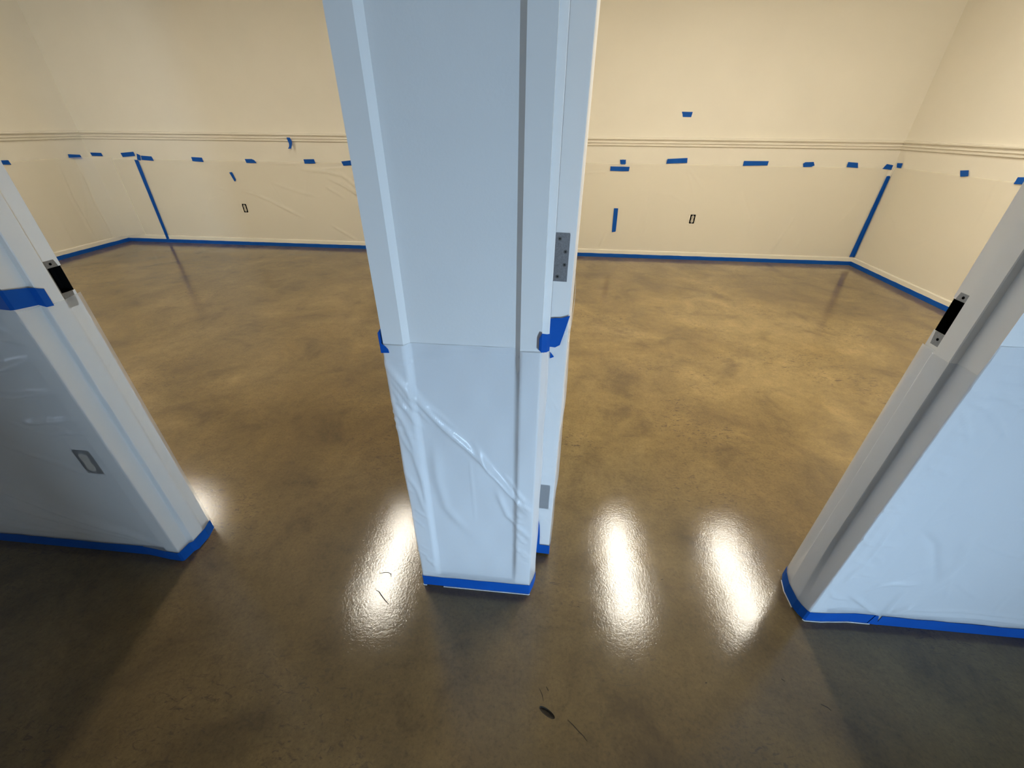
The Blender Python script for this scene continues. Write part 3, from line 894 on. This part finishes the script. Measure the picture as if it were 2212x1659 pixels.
ribbon([(-.3828, .875), (-.3828, .8285), (-.3805, .8255), (-.0080, .8255), (-.0055, .8275), (.0056, .8570), (.0115, .8815)], .004, .053,
       'blue tape strip round the foot of the pier', edge=[(.12, .30), (.34, .92)])
ribbon([(.9145, .993), (.9015, .968), (.8912, .925), (.8912, .870), (.897, .849), (.907, .8305), (.9122, .8265), (.963, .8280), (1.05, .8368), (1.121, .8370)], .004, .050,
       'blue tape strip at the right jamb foot, left of the fold', edge=[(.12, .42), (.52, 1.0)])
ribbon([(1.140, .8362), (3.4, .8408)], .001, .049, 'blue tape strip at the foot of the right hall wall, beyond the fold', wob=.002)
fold = MB()
fold.prism([(1.112, .003), (1.146, -.0), (1.136, .024), (1.128, .050), (1.118, .049)], lambda u, v, d: (u, .8352 - d, v + .001), 0, .0008)
tag(fold.build('tape_piece', M_tape), 'dark folded tuck in the tape of the right hall wall', 'tape', 'blue tape pieces')
# door foot and pier/door/jamb pieces
dz = lambda u, z, w: dloc(u, w, z)
mb = MB()
mb.prism([(-.001, .008), (DT + .003, .010), (DT + .002, .058), (-.001, .056)], dz, -.0046, -.0038)
mb.prism([(DT + .003, .010), (DT + .0036, .010), (DT + .0036, .058), (DT + .003, .058)], dz, -.0046, .05)
tag(mb.build('tape_strip', M_tape), 'blue tape band round the foot of the open door', 'tape', 'blue tape on the door')
tape([(-.004, .056), (.0125, .056), (.0115, .11), (.0085, .165), (.002, .20), (-.002, .25), (-.004, .25)], dz, -.0044, 'tapering vertical blue tape on the door edge below its lower hinge', 'blue tape on the door', 'tape_strip', rag=False)
tape([(.0, .968), (.012, .971), (.03, .972), (.050, .980), (.041, .94), (.030, .895), (.018, .887), (.001, .888)], dz, -.0052, 'large torn blue tape piece on the door edge below its upper hinge', 'blue tape on the door', rag=False)
tape([(.006, .872), (.017, .858), (.006, .852)], dz, -.0046, 'tiny triangle of blue tape on the door edge', 'blue tape on the door', rag=False)
# piece wrapping corner of the pier onto the stop
mb = MB()
pth = [(-.0140, .8240), (-.0085, .8235), (-.0040, .8265), (.0030, .8340), (.0098, .8440)]
zt = [(.962, .990), (.956, 1.003), (.955, 1.001), (.952, .997), (.951, .994)]
for (x, y), (z0, z1) in zip(pth, zt):
    mb.v += [(x, y, z0), (x, y, z1), (x + .0005, y - .0006, z1), (x + .0005, y - .0006, z0)]
for i in range(len(pth) - 1):
    for k in range(4):
        mb.f.append((4 * i + k, 4 * i + (k + 1) % 4, 4 * i + 4 + (k + 1) % 4, 4 * i + 4 + k))
mb.f += [(0, 1, 2, 3), (19, 18, 17, 16)]
tag(mb.build('tape_piece', M_tape), 'blue tape piece wrapping the right edge of the pier', 'tape', 'blue tape on the pier')
mb = MB()
mb.prism([(-.3822, .985), (-.3790, .958), (-.3705, .951), (-.3645, .943), (-.3635, .934), (-.3822, .933)], lambda u, v, d: (u, .8245 - d, v), 0, .0006)
mb.prism([(.823, .985), (.86, .99), (.86, .935), (.823, .933)], lambda u, v, d: (-.3825 - d, u, v), 0, .0006)
tag(mb.build('tape_piece', M_tape), 'round-cornered blue tape piece on the left edge of the pier', 'tape', 'blue tape on the pier')
# big piece on the left jamb
mb = MB()
pth = [(-1.46, .8385), (-1.352, .8265), (-1.304, .8248), (-1.2965, .829), (-1.2945, .878), (-1.2815, .8825), (-1.2805, .899)]
zt = [(1.000, 1.055), (.998, 1.052), (.996, 1.046), (.996, 1.045), (.990, 1.035), (.983, 1.033), (.981, 1.026)]
for (x, y), (z0, z1) in zip(pth, zt):
    mb.v += [(x, y, z0), (x, y, z1), (x + .0006, y - .0006, z1), (x + .0006, y - .0006, z0)]
nn = len(pth)
for i in range(nn - 1):
    for k in range(4):
        mb.f.append((4 * i + k, 4 * i + (k + 1) % 4, 4 * i + 4 + (k + 1) % 4, 4 * i + 4 + k))
mb.f += [(0, 1, 2, 3), tuple(4 * nn - 1 - i for i in range(4))]
tag(mb.build('tape_piece', M_tape), 'wide dark blue tape folded round the left jamb', 'tape', 'blue tape pieces')
